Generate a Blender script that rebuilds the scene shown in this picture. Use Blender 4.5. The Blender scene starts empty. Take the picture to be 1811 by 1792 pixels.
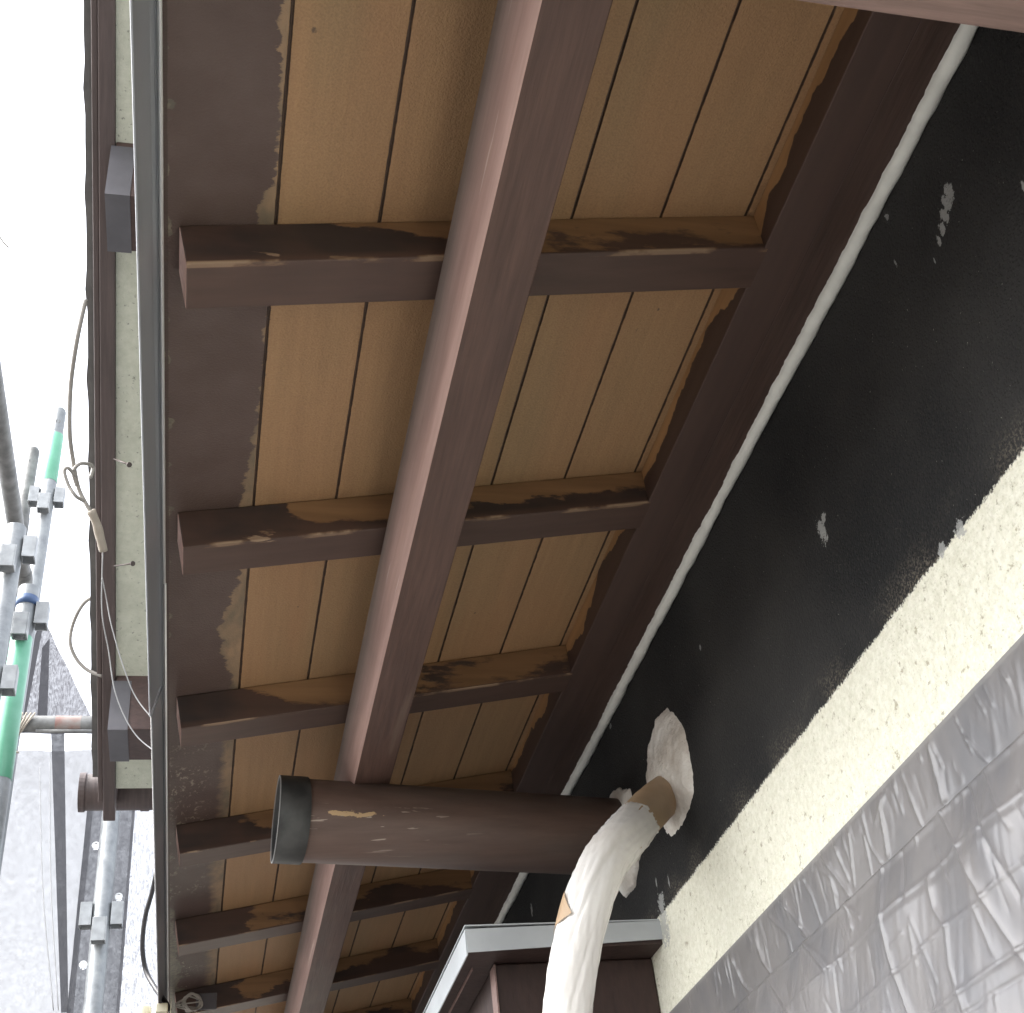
import bpy, bmesh, math, random
import numpy as np
from mathutils import Vector, Matrix, noise
random.seed(4)
R = math.radians
C = bpy.context.scene.collection
sc = bpy.context.scene

# ------------------------------------------------------------------ camera
cam_d = bpy.data.cameras.new('camera'); cam = bpy.data.objects.new('camera', cam_d); C.objects.link(cam)
cam_d.sensor_fit = 'HORIZONTAL'; cam_d.sensor_width = 36.0
cam_d.lens = 36.0 * 2260.1 / 1811.0
cam_d.clip_start = 0.02; cam_d.clip_end = 5000
Rv = Vector((0.97361468, -0.20234013, -0.1055127)); Uv = Vector((-0.0432497, -0.61760926, 0.78529502)); Fv = Vector((0.22406231, 0.76001137, 0.61006459))
M = Matrix((Rv, Uv, -Fv)).transposed().to_4x4()
cam.matrix_world = M
sc.camera = cam

# ------------------------------------------------------------------ world, sun, exposure
SUN_EL, SUN_AZ = 52.0, 270.0
w = bpy.data.worlds.new('World'); sc.world = w; w.use_nodes = True
nt = w.node_tree; bg = nt.nodes['Background']
sky = nt.nodes.new('ShaderNodeTexSky'); sky.sky_type = 'NISHITA'; sky.sun_disc = False
sky.sun_elevation = R(SUN_EL); sky.sun_rotation = R(SUN_AZ); sky.dust_density = 4.0; sky.ozone_density = 1.0; sky.air_density = 1.0
hs = nt.nodes.new('ShaderNodeHueSaturation'); hs.inputs['Saturation'].default_value = 0.25   # overcast: cloud takes the blue out
nt.links.new(sky.outputs[0], hs.inputs['Color']); nt.links.new(hs.outputs[0], bg.inputs[0]); bg.inputs[1].default_value = 0.15
sl = bpy.data.lights.new('sun', 'SUN'); sl.energy = 0.5; sl.angle = R(14); sl.color = (1, .965, .91)
so = bpy.data.objects.new('sun', sl); C.objects.link(so)
so.rotation_euler = (R(90 - SUN_EL), 0, R(180 - SUN_AZ))
sc.view_settings.view_transform = 'Standard'; sc.view_settings.look = 'None'; sc.view_settings.gamma = 1; sc.view_settings.exposure = 2.6
sc.cycles.max_bounces = 12; sc.cycles.diffuse_bounces = 8; sc.cycles.transparent_max_bounces = 16

# ------------------------------------------------------------------ frame of the eave
TH = R(9.667); T = math.tan(TH); CT = math.cos(TH); ST = math.sin(TH)
ZU = 0.9613            # underside of the rafters at x = 0
ZS = ZU + 0.0567       # underside of the soffit boards at x = 0
XW = 0.69              # wall face
Y0, SP, RW = 0.4477, 0.455, 0.0597

# ------------------------------------------------------------------ node helpers
def mat(name):
    m = bpy.data.materials.new(name); m.use_nodes = True
    return m, m.node_tree, m.node_tree.nodes['Principled BSDF']
class N:
    def __init__(s, nt): s.t = nt
    def new(s, k, **kw):
        n = s.t.nodes.new(k)
        for a, b in kw.items(): setattr(n, a, b)
        return n
    def put(s, v, sock):
        if hasattr(v, 'default_value') or hasattr(v, 'links'): s.t.links.new(v, sock)
        else: sock.default_value = v
    def math(s, op, a, b=0.0, c=0.0, clamp=False):
        n = s.new('ShaderNodeMath', operation=op, use_clamp=clamp)
        s.put(a, n.inputs[0]); s.put(b, n.inputs[1]); s.put(c, n.inputs[2]); return n.outputs[0]
    def pos(s):
        g = s.new('ShaderNodeNewGeometry'); x = s.new('ShaderNodeSeparateXYZ'); s.t.links.new(g.outputs['Position'], x.inputs[0])
        return g.outputs['Position'], x.outputs[0], x.outputs[1], x.outputs[2]
    def noise(s, scale, vec=None, detail=4, rough=.55, stretch=None, lac=2.0):
        if vec is None: vec = s.new('ShaderNodeNewGeometry').outputs['Position']
        if stretch:
            mp = s.new('ShaderNodeMapping'); mp.inputs['Scale'].default_value = stretch; s.t.links.new(vec, mp.inputs[0]); vec = mp.outputs[0]
        n = s.new('ShaderNodeTexNoise'); n.inputs['Scale'].default_value = scale; n.inputs['Detail'].default_value = detail; n.inputs['Roughness'].default_value = rough
        s.t.links.new(vec, n.inputs['Vector']); return n.outputs[0]
    def vor(s, scale, feature='F1', stretch=None):
        vec = s.new('ShaderNodeNewGeometry').outputs['Position']
        if stretch:
            mp = s.new('ShaderNodeMapping'); mp.inputs['Scale'].default_value = stretch; s.t.links.new(vec, mp.inputs[0]); vec = mp.outputs[0]
        n = s.new('ShaderNodeTexVoronoi', feature=feature); n.inputs['Scale'].default_value = scale
        s.t.links.new(vec, n.inputs['Vector']); return n.outputs['Distance']
    def ramp(s, v, a, b, lo=0.0, hi=1.0):
        n = s.new('ShaderNodeMapRange', clamp=True); s.put(v, n.inputs[0]); s.put(a, n.inputs[1]); s.put(b, n.inputs[2]); s.put(lo, n.inputs[3]); s.put(hi, n.inputs[4]); return n.outputs[0]
    def mix(s, f, a, b):
        n = s.new('ShaderNodeMix', data_type='RGBA'); s.put(f, n.inputs[0])
        s.put(a if not isinstance(a, tuple) else (*a, 1)[:4], n.inputs[6]); s.put(b if not isinstance(b, tuple) else (*b, 1)[:4], n.inputs[7]); return n.outputs[2]
    def mul(s, col, v):
        n = s.new('ShaderNodeMix', data_type='RGBA', blend_type='MULTIPLY'); n.inputs[0].default_value = 1
        s.put(col if not isinstance(col, tuple) else (*col, 1)[:4], n.inputs[6]); s.put(v, n.inputs[7]); return n.outputs[2]
    def bump(s, h, p, strength=.3, dist=.01):
        n = s.new('ShaderNodeBump'); n.inputs['Strength'].default_value = strength; n.inputs['Distance'].default_value = dist
        s.put(h, n.inputs['Height']); s.t.links.new(n.outputs[0], p.inputs['Normal'])

BROWN = (0.074, 0.043, 0.033)
TAN = (0.335, 0.205, 0.105)
def simple(name, col, rough=.6, var=.25, scale=12, metal=0.0, bump=.15, bscale=120, bdist=.002, stretch=None, col2=None, spec=.5):
    m, t, p = mat(name); n = N(t)
    f = n.noise(scale, stretch=stretch, detail=6)
    c2 = col2 or tuple(c * (1 - var) for c in col)
    t.links.new(n.mix(n.ramp(f, .35, .65), col, c2), p.inputs['Base Color'])
    p.inputs['Roughness'].default_value = rough; p.inputs['Metallic'].default_value = metal; p.inputs['Specular IOR Level'].default_value = spec
    if bump: n.bump(n.noise(bscale, detail=3, stretch=stretch), p, bump, bdist)
    return m

# aged brown paint on wood; grain runs along `axis`
def brown_wood(name, stretch, col=BROWN, light=.0, rough=.5):
    m, t, p = mat(name); n = N(t)
    g = n.noise(60, stretch=stretch, detail=5, rough=.6)
    big = n.noise(5, detail=3)
    c = n.mix(n.ramp(g, .3, .7), tuple(v * .76 for v in col), tuple(v * 1.22 for v in col))
    c = n.mix(n.ramp(big, .38, .7, 0, .45), c, tuple(v * 1.28 for v in col))
    fs = n.noise(190, stretch=stretch, detail=3)
    c = n.mul(c, n.ramp(fs, .3, .7, .82, 1.15))
    ch = n.noise(26, stretch=tuple(.35 * s for s in stretch), detail=5, rough=.65)
    c = n.mix(n.ramp(ch, .73, .76, 0, .22), c, (.26, .20, .15))
    t.links.new(c, p.inputs['Base Color']); p.inputs['Roughness'].default_value = rough
    t.links.new(n.ramp(big, .3, .7, rough - .08, rough + .12), p.inputs['Roughness'])
    n.bump(n.math('ADD', g, n.math('MULTIPLY', fs, .7)), p, .5, .0016)
    return m
M_BEAM = brown_wood('beam_paint', (1, .06, 1), (.094, .054, .043))
M_PLATE = brown_wood('plate_paint', (1, .06, 1), (.060, .035, .027))
M_XWOOD = brown_wood('cross_paint', (.06, 1, 1), (.21, .138, .122))
def lit_side():
    m, t, p = mat('lit_side_paint'); n = N(t); P, x, y, z = n.pos()
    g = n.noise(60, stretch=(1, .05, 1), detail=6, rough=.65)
    c = n.mix(n.ramp(g, .3, .7), (.33, .21, .185), (.49, .33, .29))  # outward face coloured paler in place of light from the left
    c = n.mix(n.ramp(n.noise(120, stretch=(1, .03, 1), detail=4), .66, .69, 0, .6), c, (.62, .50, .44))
    # eave shade painted on the upper half, part dust, with an irregular edge
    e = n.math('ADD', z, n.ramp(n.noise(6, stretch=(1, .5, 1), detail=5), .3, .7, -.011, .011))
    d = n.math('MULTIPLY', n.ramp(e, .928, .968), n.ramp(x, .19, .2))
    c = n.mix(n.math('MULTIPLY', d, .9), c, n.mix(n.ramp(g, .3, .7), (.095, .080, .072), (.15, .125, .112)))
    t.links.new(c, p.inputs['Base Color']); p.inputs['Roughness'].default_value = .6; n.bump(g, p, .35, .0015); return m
M_LITSIDE = lit_side()
M_BOX = brown_wood('box_paint', (.6, .6, .2), (.034, .018, .015), rough=.6)
M_PINK = brown_wood('lit_end_grain', (1, 1, .4), (.41, .27, .235), rough=.6)  # rafter ends coloured paler, as if lit from outside
M_DARK = brown_wood('dark_brown_paint', (.5, .5, 1), (.062, .034, .028))
M_BARGE = brown_wood('barge_paint', (1, .06, .1), (.085, .062, .058), rough=.42)

# rafters: brown paint that leaves the old tan wood bare high up on the side faces, worn along the arris
def rafter_mat():
    m, t, p = mat('rafter_paint'); n = N(t); P, x, y, z = n.pos()
    h = n.math('SUBTRACT', n.math('MULTIPLY_ADD', x, T, ZS), z)            # 0 at the soffit, .0567 at the underside
    blot = n.noise(9, stretch=(.62, 2.1, 1.8), detail=6, rough=.62)
    fine = n.noise(70, detail=3, stretch=(.35, 1, 1))
    edge = n.ramp(x, .0, .12, -.045, .030)
    edge = n.math('ADD', edge, n.ramp(blot, .33, .67, -.040, .040))
    edge = n.math('ADD', edge, n.ramp(fine, .3, .7, -.005, .005))
    brown = n.ramp(n.math('SUBTRACT', h, edge), -.004, n.ramp(n.noise(5, detail=2), .4, .6, .002, .012))
    under = n.ramp(h, .0535, .055)
    brown = n.math('MAXIMUM', brown, under)
    yl = n.math('SUBTRACT', y, n.math('SUBTRACT', Y0 - RW, n.math('MULTIPLY', 8, SP)))
    yl = n.math('MODULO', yl, SP)
    # worn arris
    band = n.math('SUBTRACT', 1.0, n.ramp(n.math('ABSOLUTE', n.math('SUBTRACT', h, .0552)), .0008, .0028))
    wear = n.math('MULTIPLY', band, n.ramp(n.noise(10, stretch=(.9, 2.3, .2), detail=5), .50, .56))
    lf = n.math('MULTIPLY', n.math('MULTIPLY', n.ramp(h, .040, .047), n.ramp(n.noise(34, stretch=(.28, 1, 1), detail=5), .60, .62)), n.ramp(x, .16, .06))
    wear = n.math('MULTIPLY', n.math('MAXIMUM', wear, lf), n.ramp(n.math('ABSOLUTE', n.math('SUBTRACT', yl, .002)), .0045, .003))
    
    brown = n.math('MULTIPLY', brown, n.math('SUBTRACT', 1.0, wear))
    g = n.noise(60, stretch=(.06, 1, 1), detail=5)
    tan = n.mix(n.ramp(g, .3, .7), (.17, .095, .045), (.27, .155, .075))
    tan = n.mix(wear, tan, (.30, .21, .14))
    br = n.mix(n.ramp(g, .3, .7), tuple(v * .85 for v in BROWN), tuple(v * 1.1 for v in BROWN))
    br = n.mix(n.math('MULTIPLY', n.ramp(n.noise(8, detail=4, stretch=(.6, 2, 1)), .45, .6, 0, .8), n.ramp(h, .052, .045)), br, (.026, .021, .021))
    t.links.new(n.mix(brown, tan, br), p.inputs['Base Color'])
    p.inputs['Roughness'].default_value = .55
    n.bump(n.math('ADD', g, n.math('MULTIPLY', brown, 1.5)), p, .35, .001)
    return m
M_RAFT = rafter_mat()

# soffit boards: tan board with fine grain, brown paint lapped over the outer edge with a ragged border
EDGE = [(-1.5, .040), (.60, .035), (.71, .041), (.784, .040), (.80, .031), (.818, .027), (.84, .021), (.86, .03), (.93, .041), (1.0, .042), (1.134, .0425), (1.194, .036), (1.247, .031), (1.286, .026), (1.34, .03), (1.434, .033), (1.448, .036), (1.493, .027), (1.533, .0165), (1.575, .010), (1.637, .015), (1.687, .0255), (1.738, .032), (1.82, .03), (1.927, .026), (2.06, .0275), (2.171, .028), (2.3, .022), (2.416, .017), (2.62, .025), (2.8, .02), (3.03, .023), (6, .025)]
def soffit_mat():
    m, t, p = mat('soffit_board'); n = N(t); P, x, y, z = n.pos()
    fc = n.new('ShaderNodeFloatCurve'); cv = fc.mapping.curves[0]
    a0, a1 = EDGE[0][0], EDGE[-1][0]
    pts = [((a - a0) / (a1 - a0), b * 10) for a, b in EDGE]
    cv.points[0].location = pts[0]; cv.points[1].location = pts[-1]
    for q in pts[1:-1]: cv.points.new(*q)
    for q in cv.points: q.handle_type = 'VECTOR'
    fc.mapping.update()
    t.links.new(n.ramp(y, a0, a1), fc.inputs[1])
    e = n.math('MULTIPLY', fc.outputs[0], .1)
    e = n.math('ADD', e, n.ramp(n.noise(55, detail=5, rough=.7, stretch=(.5, 1, .2)), .3, .7, -.007, .007))
    soft = n.ramp(y, 1.7, 2.1, .0012, .007)
    brown = n.ramp(n.math('SUBTRACT', e, x), n.math('MULTIPLY', soft, -1.0), soft)
    g = n.noise(90, stretch=(1, .045, 1), detail=4, rough=.6)
    fine = n.noise(420, detail=2)
    tan = n.mix(n.ramp(g, .3, .7), tuple(v * .88 for v in TAN), tuple(v * 1.06 for v in TAN))
    tan = n.mix(n.ramp(n.noise(2.2, stretch=(2.2, .6, 1), detail=4), .40, .68, 0, .55), tan, (.345, .18, .09))
    tan = n.mix(n.ramp(n.noise(3.1, stretch=(3, .5, 1), detail=3), .52, .70, 0, .35), tan, (.25, .185, .10))
    tan = n.mul(tan, n.ramp(fine, .25, .75, .86, 1.1))
    tan = n.mix(n.ramp(n.noise(30, stretch=(1, .4, 1), detail=4), .76, .80, 0, .7), tan, (.06, .045, .035))
    for (kx, ky, kr) in ((.064, .628, .0028), (.395, 1.62, .002), (.505, .985, .0022), (.118, 1.545, .0018)):
        aa = n.math('DIVIDE', n.math('SUBTRACT', x, kx), kr * .6); bb = n.math('DIVIDE', n.math('SUBTRACT', y, ky), kr)
        rr = n.math('ADD', n.math('SQRT', n.math('ADD', n.math('MULTIPLY', aa, aa), n.math('MULTIPLY', bb, bb))), n.ramp(n.noise(400, detail=2), .3, .7, -.5, .5))
        tan = n.mix(n.ramp(rr, 1.3, .6, 0, .75), tan, (.07, .05, .04))
    # the strip outboard of the first groove is older, greyer wood
    out = n.ramp(n.math('SUBTRACT', x, .0425), .0015, -.0015)
    tan = n.mix(out, tan, n.mix(n.ramp(n.noise(40, detail=5, stretch=(1, .4, 1)), .35, .65), (.30, .20, .12), (.16, .125, .085)))
    br = n.mix(n.ramp(n.noise(14, detail=5), .35, .7), (.082, .053, .044), (.107, .074, .064))
    # flaking paint near the outer edge, far end
    fl = n.math('MULTIPLY', n.ramp(n.noise(150, detail=5, rough=.65, stretch=(1, .55, 1)), .575, .60), n.ramp(n.noise(7.5, detail=2), .47, .53))
    fl = n.math('MULTIPLY', fl, n.math('MULTIPLY', n.ramp(x, .015, -.01), n.ramp(y, 1.85, 2.0)))
    br = n.mix(n.math('MULTIPLY', fl, .8), br, (.30, .26, .20))
    lim = n.math('ADD', n.ramp(y, 2.45, 3.1, -.064, -.036), n.ramp(n.noise(30, detail=5), .3, .7, -.012, .012))
    br = n.mix(n.math('MULTIPLY', n.ramp(n.math('SUBTRACT', lim, x), -.001, .001), .9), br, n.mix(n.ramp(n.noise(120, detail=4), .4, .6), (.20, .18, .13), (.12, .11, .085)))
    col = n.mix(brown, tan, br)
    # painted V-grooves
    u = n.math('DIVIDE', n.math('SUBTRACT', x, .0439), .1048)
    fr = n.math('ABSOLUTE', n.math('SUBTRACT', u, n.math('ROUND', u)))
    wv = n.ramp(n.noise(60, detail=3), .3, .7, .0095, .019)
    gr = n.ramp(fr, n.math('ADD', wv, .005), wv)
    col = n.mix(n.math('MULTIPLY', gr, .9), col, (.055, .035, .028))
    t.links.new(col, p.inputs['Base Color']); t.links.new(n.mix(brown, (.62,) * 3, (.5,) * 3), p.inputs['Roughness'])
    n.bump(n.math('ADD', n.math('MULTIPLY', g, .8), n.math('MULTIPLY', fine, 1.6)), p, .4, .0014)
    return m
M_SOFF = soffit_mat()

# wall plate: brown, but the top of its side face was left tan
def plate_side_mat():
    m, t, p = mat('plate_side'); n = N(t); P, x, y, z = n.pos()
    e = n.math('ADD', 1.096, n.ramp(n.noise(7, stretch=(1, 1, .3), detail=5), .3, .7, -.022, .022))
    b = n.math('MAXIMUM', n.ramp(n.math('SUBTRACT', e, z), -.001, .001), n.ramp(x, .5795, .5805))
    g = n.noise(60, stretch=(1, .06, 1), detail=5)
    c = n.mix(b, n.mix(n.ramp(g, .3, .7), (.30, .17, .075), (.42, .24, .11)), n.mix(n.ramp(g, .3, .7), (.052, .030, .024), (.070, .041, .032)))
    st = n.math('MULTIPLY', n.ramp(n.noise(22, stretch=(1, .2, .2), detail=4), .73, .75), .4)
    c = n.mix(st, c, (.2, .17, .14))
    t.links.new(c, p.inputs['Base Color']); p.inputs['Roughness'].default_value = .55; n.bump(g, p, .3, .0012)
    return m
M_PSIDE = plate_side_mat()

SPOTS = [(.680, .970, .007, .012), (.690, .962, .007, .013), (.699, .955, .006, .012), (.709, .948, .005, .010), (.720, .942, .003, .009), (.737, .933, .0015, .006), (1.082, .852, .0105, .019), (1.070, .864, .006, .008), (1.48, .942, .003, .006), (1.915, 1.050, .008, .006),
         (.853, .682, .010, .012), (.89, .684, .008, .008), (1.828, .730, .004, .011), (1.775, .712, .003, .012), (1.823, .693, .014, .022), (1.829, .660, .022, .03), (2.60, .984, .008, .014), (.60, .874, .003, .008), (.774, 1.045, .004, .006), (.79, .99, .002, .006)]
def wall_mat():
    m, t, p = mat('wall_render'); n = N(t); P, x, y, z = n.pos()
    big = n.noise(3.2, detail=4)
    grain = n.noise(190, detail=5, rough=.7); peb = n.vor(260)
    e = n.math('ADD', .6805, n.ramp(n.noise(30, detail=6, rough=.65), .3, .7, -.0022, .0022))
    d = n.math('SUBTRACT', z, e)
    black = n.ramp(n.math('ADD', d, n.ramp(n.noise(300, detail=3), .35, .65, -.0022, .0022)), -.0016, .0016)
    cream = n.mix(n.ramp(n.noise(130, detail=5, rough=.7), .38, .62), (.68, .67, .55), (.80, .79, .68))
    cream = n.mix(n.ramp(peb, .10, .17, .40, 0), cream, (.36, .33, .22))
    cream = n.mix(n.math('MULTIPLY', n.ramp(n.noise(75, detail=5, rough=.72), .60, .65), .7), cream, (.33, .30, .20))
    bl = n.mix(n.ramp(big, .35, .65), (.0085, .0090, .0100), (.032, .0315, .0305))  # broad grey patches put the black wall's sheen into its colour
    bl = n.mix(n.math('MULTIPLY', n.ramp(grain, .52, .64), .4), bl, (.044, .042, .038))
    # thin coverage next to the masked line lets grit show
    near = n.math('MULTIPLY', n.ramp(d, .045, 0.0), n.ramp(n.noise(14, detail=4), .42, .6))
    bl = n.mix(n.math('MULTIPLY', near, n.ramp(n.noise(330, detail=4, rough=.7), .5, .56)), bl, (.12, .105, .085))
    bl = n.mix(n.math('MULTIPLY', n.ramp(n.noise(240, detail=3), .735, .75), .7), bl, (.32, .31, .28))
    col = n.mix(black, cream, bl)
    wob = n.noise(140, detail=5, rough=.7); msk = None
    for (sy, sz, ry, rz) in SPOTS:
        a = n.math('DIVIDE', n.math('SUBTRACT', y, sy), ry); b = n.math('DIVIDE', n.math('SUBTRACT', z, sz), rz)
        r = n.math('SQRT', n.math('ADD', n.math('MULTIPLY', a, a), n.math('MULTIPLY', b, b)))
        k = n.math('SUBTRACT', 1.0, r)
        msk = k if msk is None else n.math('MAXIMUM', msk, k)
    msk = n.ramp(n.math('ADD', msk, n.ramp(wob, .3, .7, -.75, .45)), -.02, .10)
    col = n.mix(n.math('MULTIPLY', msk, .75), col, (.36, .37, .36))
    t.links.new(col, p.inputs['Base Color']); p.inputs['Roughness'].default_value = .85; p.inputs['Specular IOR Level'].default_value = .3
    n.bump(n.math('ADD', n.math('MULTIPLY', grain, 1.2), n.ramp(peb, 0, .5)), p, .6, .0024)
    return m
M_WALL = wall_mat()
def stucco(name, a, b):
    m, t, p = mat(name); n = N(t)
    c = n.mix(n.ramp(n.noise(60, detail=5, rough=.7), .35, .65), a, b)
    c = n.mix(n.math('MULTIPLY', n.ramp(n.noise(110, detail=4, rough=.65), .63, .67), .7), c, tuple(v * .35 for v in a))
    c = n.mix(n.ramp(n.noise(6, detail=4), .5, .75, 0, .4), c, tuple(v * .6 for v in a))
    t.links.new(c, p.inputs['Base Color']); p.inputs['Roughness'].default_value = .85
    n.bump(n.noise(150, detail=5, rough=.7), p, .7, .003); return m
M_CREAM = stucco('verge_plaster', (.56, .58, .47), (.66, .67, .56))
M_CAULK = simple('sealant', (.80, .81, .76), .55, .15, 30, bump=.3, bscale=60, bdist=.003)
M_FOAM = simple('putty', (.84, .83, .79), .6, .2, 14, bump=.9, bscale=48, bdist=.008, col2=(.50, .46, .41))
M_STRIP = simple('coated_steel', (.33, .35, .38), .38, .22, 9, bump=.08, bscale=40, stretch=(1, .15, 1))
M_LIP = simple('bare_aluminium', (.82, .83, .82), .35, .1, 9, metal=.2, bump=0)
M_GALV = None
def galv():
    m, t, p = mat('galvanised_steel'); n = N(t)
    f = n.noise(28, detail=6, rough=.65); f2 = n.noise(9, detail=4, stretch=(1, 1, .2))
    c = n.mix(n.ramp(f, .35, .65), (.17, .18, .19), (.28, .295, .30))
    c = n.mix(n.ramp(f2, .5, .7, 0, .6), c, (.13, .14, .14))
    t.links.new(c, p.inputs['Base Color']); p.inputs['Metallic'].default_value = .35
    t.links.new(n.ramp(f, .3, .7, .38, .6), p.inputs['Roughness']); n.bump(f, p, .15, .002); return m
M_GALV = galv()
M_GALVD = simple('dull_galvanised', (.22, .22, .215), .6, .5, 22, metal=.15, bump=.3, bscale=50, bdist=.003)
M_CLAMP = simple('clamp_zinc', (.36, .375, .385), .5, .35, 30, metal=.15, bump=.2, bscale=60)
M_GREEN = simple('green_band_paint', (.10, .33, .21), .35, .12, 20, bump=.1, col2=(.14, .38, .26))
M_BLUE = simple('blue_tape', (.05, .10, .22), .5)
M_RED = simple('rusty_red_mark', (.24, .13, .11), .6, .4, 25, col2=(.28, .25, .23))
M_DUCT = None
def duct():
    m, t, p = mat('duct_paint'); n = N(t); P, x, y, z = n.pos()
    g = n.noise(60, stretch=(.07, 1, 1), detail=6, rough=.65)
    c = n.mix(n.ramp(g, .3, .7), (.080, .049, .039), (.125, .080, .064))
    c = n.mix(n.ramp(n.noise(7, stretch=(.4, 1, 1), detail=4), .45, .7, 0, .6), c, (.10, .085, .078))
    # bare patch and scratches
    a = n.math('DIVIDE', n.math('SUBTRACT', x, .222), .045); b = n.math('DIVIDE', n.math('SUBTRACT', z, .8525), .0062)
    r = n.math('SQRT', n.math('ADD', n.math('MULTIPLY', a, a), n.math('MULTIPLY', b, b)))
    k = n.math('ADD', n.math('SUBTRACT', 1.0, r), n.ramp(n.noise(90, stretch=(.3, 1, 1), detail=5, rough=.65), .3, .7, -.9, .5))
    pm = n.math('MULTIPLY', n.ramp(k, 0, .06), n.ramp(y, 1.92, 1.90))
    c = n.mix(pm, c, (.42, .29, .155))
    s = n.math('MULTIPLY', n.ramp(n.noise(170, stretch=(.05, 1, 1), detail=3), .64, .665), n.math('MULTIPLY', n.ramp(x, .44, .30), n.ramp(n.math('ABSOLUTE', n.math('SUBTRACT', z, .838)), .035, .02)))
    c = n.mix(n.math('MULTIPLY', s, .8), c, (.38, .32, .27))
    t.links.new(c, p.inputs['Base Color']); p.inputs['Roughness'].default_value = .5; n.bump(g, p, .25, .001); return m
M_DUCT = duct()
M_COLLAR = simple('grey_collar', (.020, .022, .023), .55, .5, 22, bump=.25, bscale=50, col2=(.060, .062, .061))
M_TAPE = simple('beige_tape', (.44, .31, .19), .55, .12, 30, bump=.25, bscale=70)
M_MASKT = simple('masking_tape', (.36, .31, .25), .6, .2, 30)
def film(name, col, rough, tr, coat=.0, subs=0):
    m, t, p = mat(name); n = N(t)
    c = n.mix(n.ramp(n.noise(9, detail=3), .50, .75, 0, .5), col, (.78, .72, .64))
    t.links.new(c, p.inputs['Base Color']); p.inputs['Roughness'].default_value = rough; p.inputs['Specular IOR Level'].default_value = .6
    tl = n.new('ShaderNodeBsdfTranslucent'); t.links.new(c, tl.inputs[0])
    mx = n.new('ShaderNodeMixShader'); mx.inputs[0].default_value = tr; out = t.nodes['Material Output']
    t.links.new(p.outputs[0], mx.inputs[1]); t.links.new(tl.outputs[0], mx.inputs[2]); t.links.new(mx.outputs[0], out.inputs[0])
    n.bump(n.noise(22, detail=4, rough=.5, stretch=(1, 1, .45)), p, .2, .006)
    return m
M_WRAP = film('white_wrap', (.90, .885, .86), .2, .2)
def sheet_mat():
    m, t, p = mat('masking_film'); n = N(t)
    big = n.noise(9, detail=3, stretch=(1, 1.6, .8))
    c = n.mix(n.ramp(big, .45, .68), (.196, .187, .186), (.150, .149, .157))
    t.links.new(c, p.inputs['Base Color']); p.inputs['Roughness'].default_value = .29; p.inputs['Specular IOR Level'].default_value = .62
    tr = n.new('ShaderNodeBsdfTransparent'); mx = n.new('ShaderNodeMixShader'); mx.inputs[0].default_value = .10
    t.links.new(p.outputs[0], mx.inputs[1]); t.links.new(tr.outputs[0], mx.inputs[2]); t.links.new(mx.outputs[0], t.nodes['Material Output'].inputs[0])
    n.bump(n.noise(60, detail=4, stretch=(1, 1, .3)), p, .12, .002); return m
M_SHEET = sheet_mat()
def net(name, col, alpha, freq, rough=.8, mo=.0):
    m, t, p = mat(name); n = N(t); P, x, y, z = n.pos()
    sx = n.math('SINE', n.math('MULTIPLY', x, freq)); sz = n.math('SINE', n.math('MULTIPLY', z, freq))
    wv = n.math('MULTIPLY', n.math('ADD', sx, sz), .12)
    cl = n.noise(60, detail=5, rough=.7)
    moire = 0.0
    if mo:
        q = n.math('SINE', n.math('MULTIPLY_ADD', n.noise(3.0, detail=3, stretch=(7, 1, 1.3)), 150, n.math('MULTIPLY', x, 140)))
        moire = n.math('MULTIPLY', q, mo)
    a = n.math('ADD', n.math('ADD', alpha, wv), n.math('ADD', n.ramp(cl, .3, .7, -.08, .08), moire), clamp=True)
    df = n.new('ShaderNodeBsdfDiffuse'); tl = n.new('ShaderNodeBsdfTranslucent'); tr = n.new('ShaderNodeBsdfTransparent')
    df.inputs[0].default_value = (*col, 1); tl.inputs[0].default_value = (*col, 1)
    m1 = n.new('ShaderNodeMixShader'); m1.inputs[0].default_value = .5; t.links.new(df.outputs[0], m1.inputs[1]); t.links.new(tl.outputs[0], m1.inputs[2])
    m2 = n.new('ShaderNodeMixShader'); t.links.new(a, m2.inputs[0]); t.links.new(tr.outputs[0], m2.inputs[1]); t.links.new(m1.outputs[0], m2.inputs[2])
    t.links.new(m2.outputs[0], t.nodes['Material Output'].inputs[0]); return m
M_NETW = net('white_net', (.36, .36, .372), .93, 2600)
M_NETD = net('dark_net', (.10, .095, .105), .86, 2100, mo=.07)
M_NETM = net('grey_net', (.27, .265, .28), .74, 1700, mo=.12)
M_HEM = net('net_hem', (.11, .11, .12), .97, 4000)
M_CABLE = simple('grey_cable', (.33, .31, .28), .5, .1)
M_BLACKC = simple('black_cable', (.035, .033, .035), .45, .1)
M_WIRE = simple('pale_wire', (.42, .42, .42), .45, .1)
M_IVORY = simple('ivory_plastic', (.60, .56, .42), .45, .1)
M_SLATE = simple('dark_sheet_metal', (.11, .105, .115), .4, .25, 14, bump=.1)
M_TILE = simple('tile_edge', (.15, .145, .14), .6, .3, 20)
M_GREYM = simple('light_grey_metal', (.50, .53, .55), .42, .12, 14, bump=.15, bscale=40)
M_GLASS = simple('window_glass', (.05, .06, .07), .05, .1, bump=0)
M_FRAME = simple('window_frame', (.3, .3, .3), .4, .1)
M_GROUND = simple('ground_gravel', (.13, .122, .112), .9, .3, 1.5, bump=.4, bscale=30, bdist=.02)
M_DECK = simple('walkway_steel', (.12, .115, .11), .6, .3, 8, metal=.1)
M_SCREW = simple('rusty_screw', (.10, .08, .07), .5, .2, metal=.4)
M_ROOF = simple('roof_metal', (.12, .13, .14), .5, .2, 3)

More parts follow.
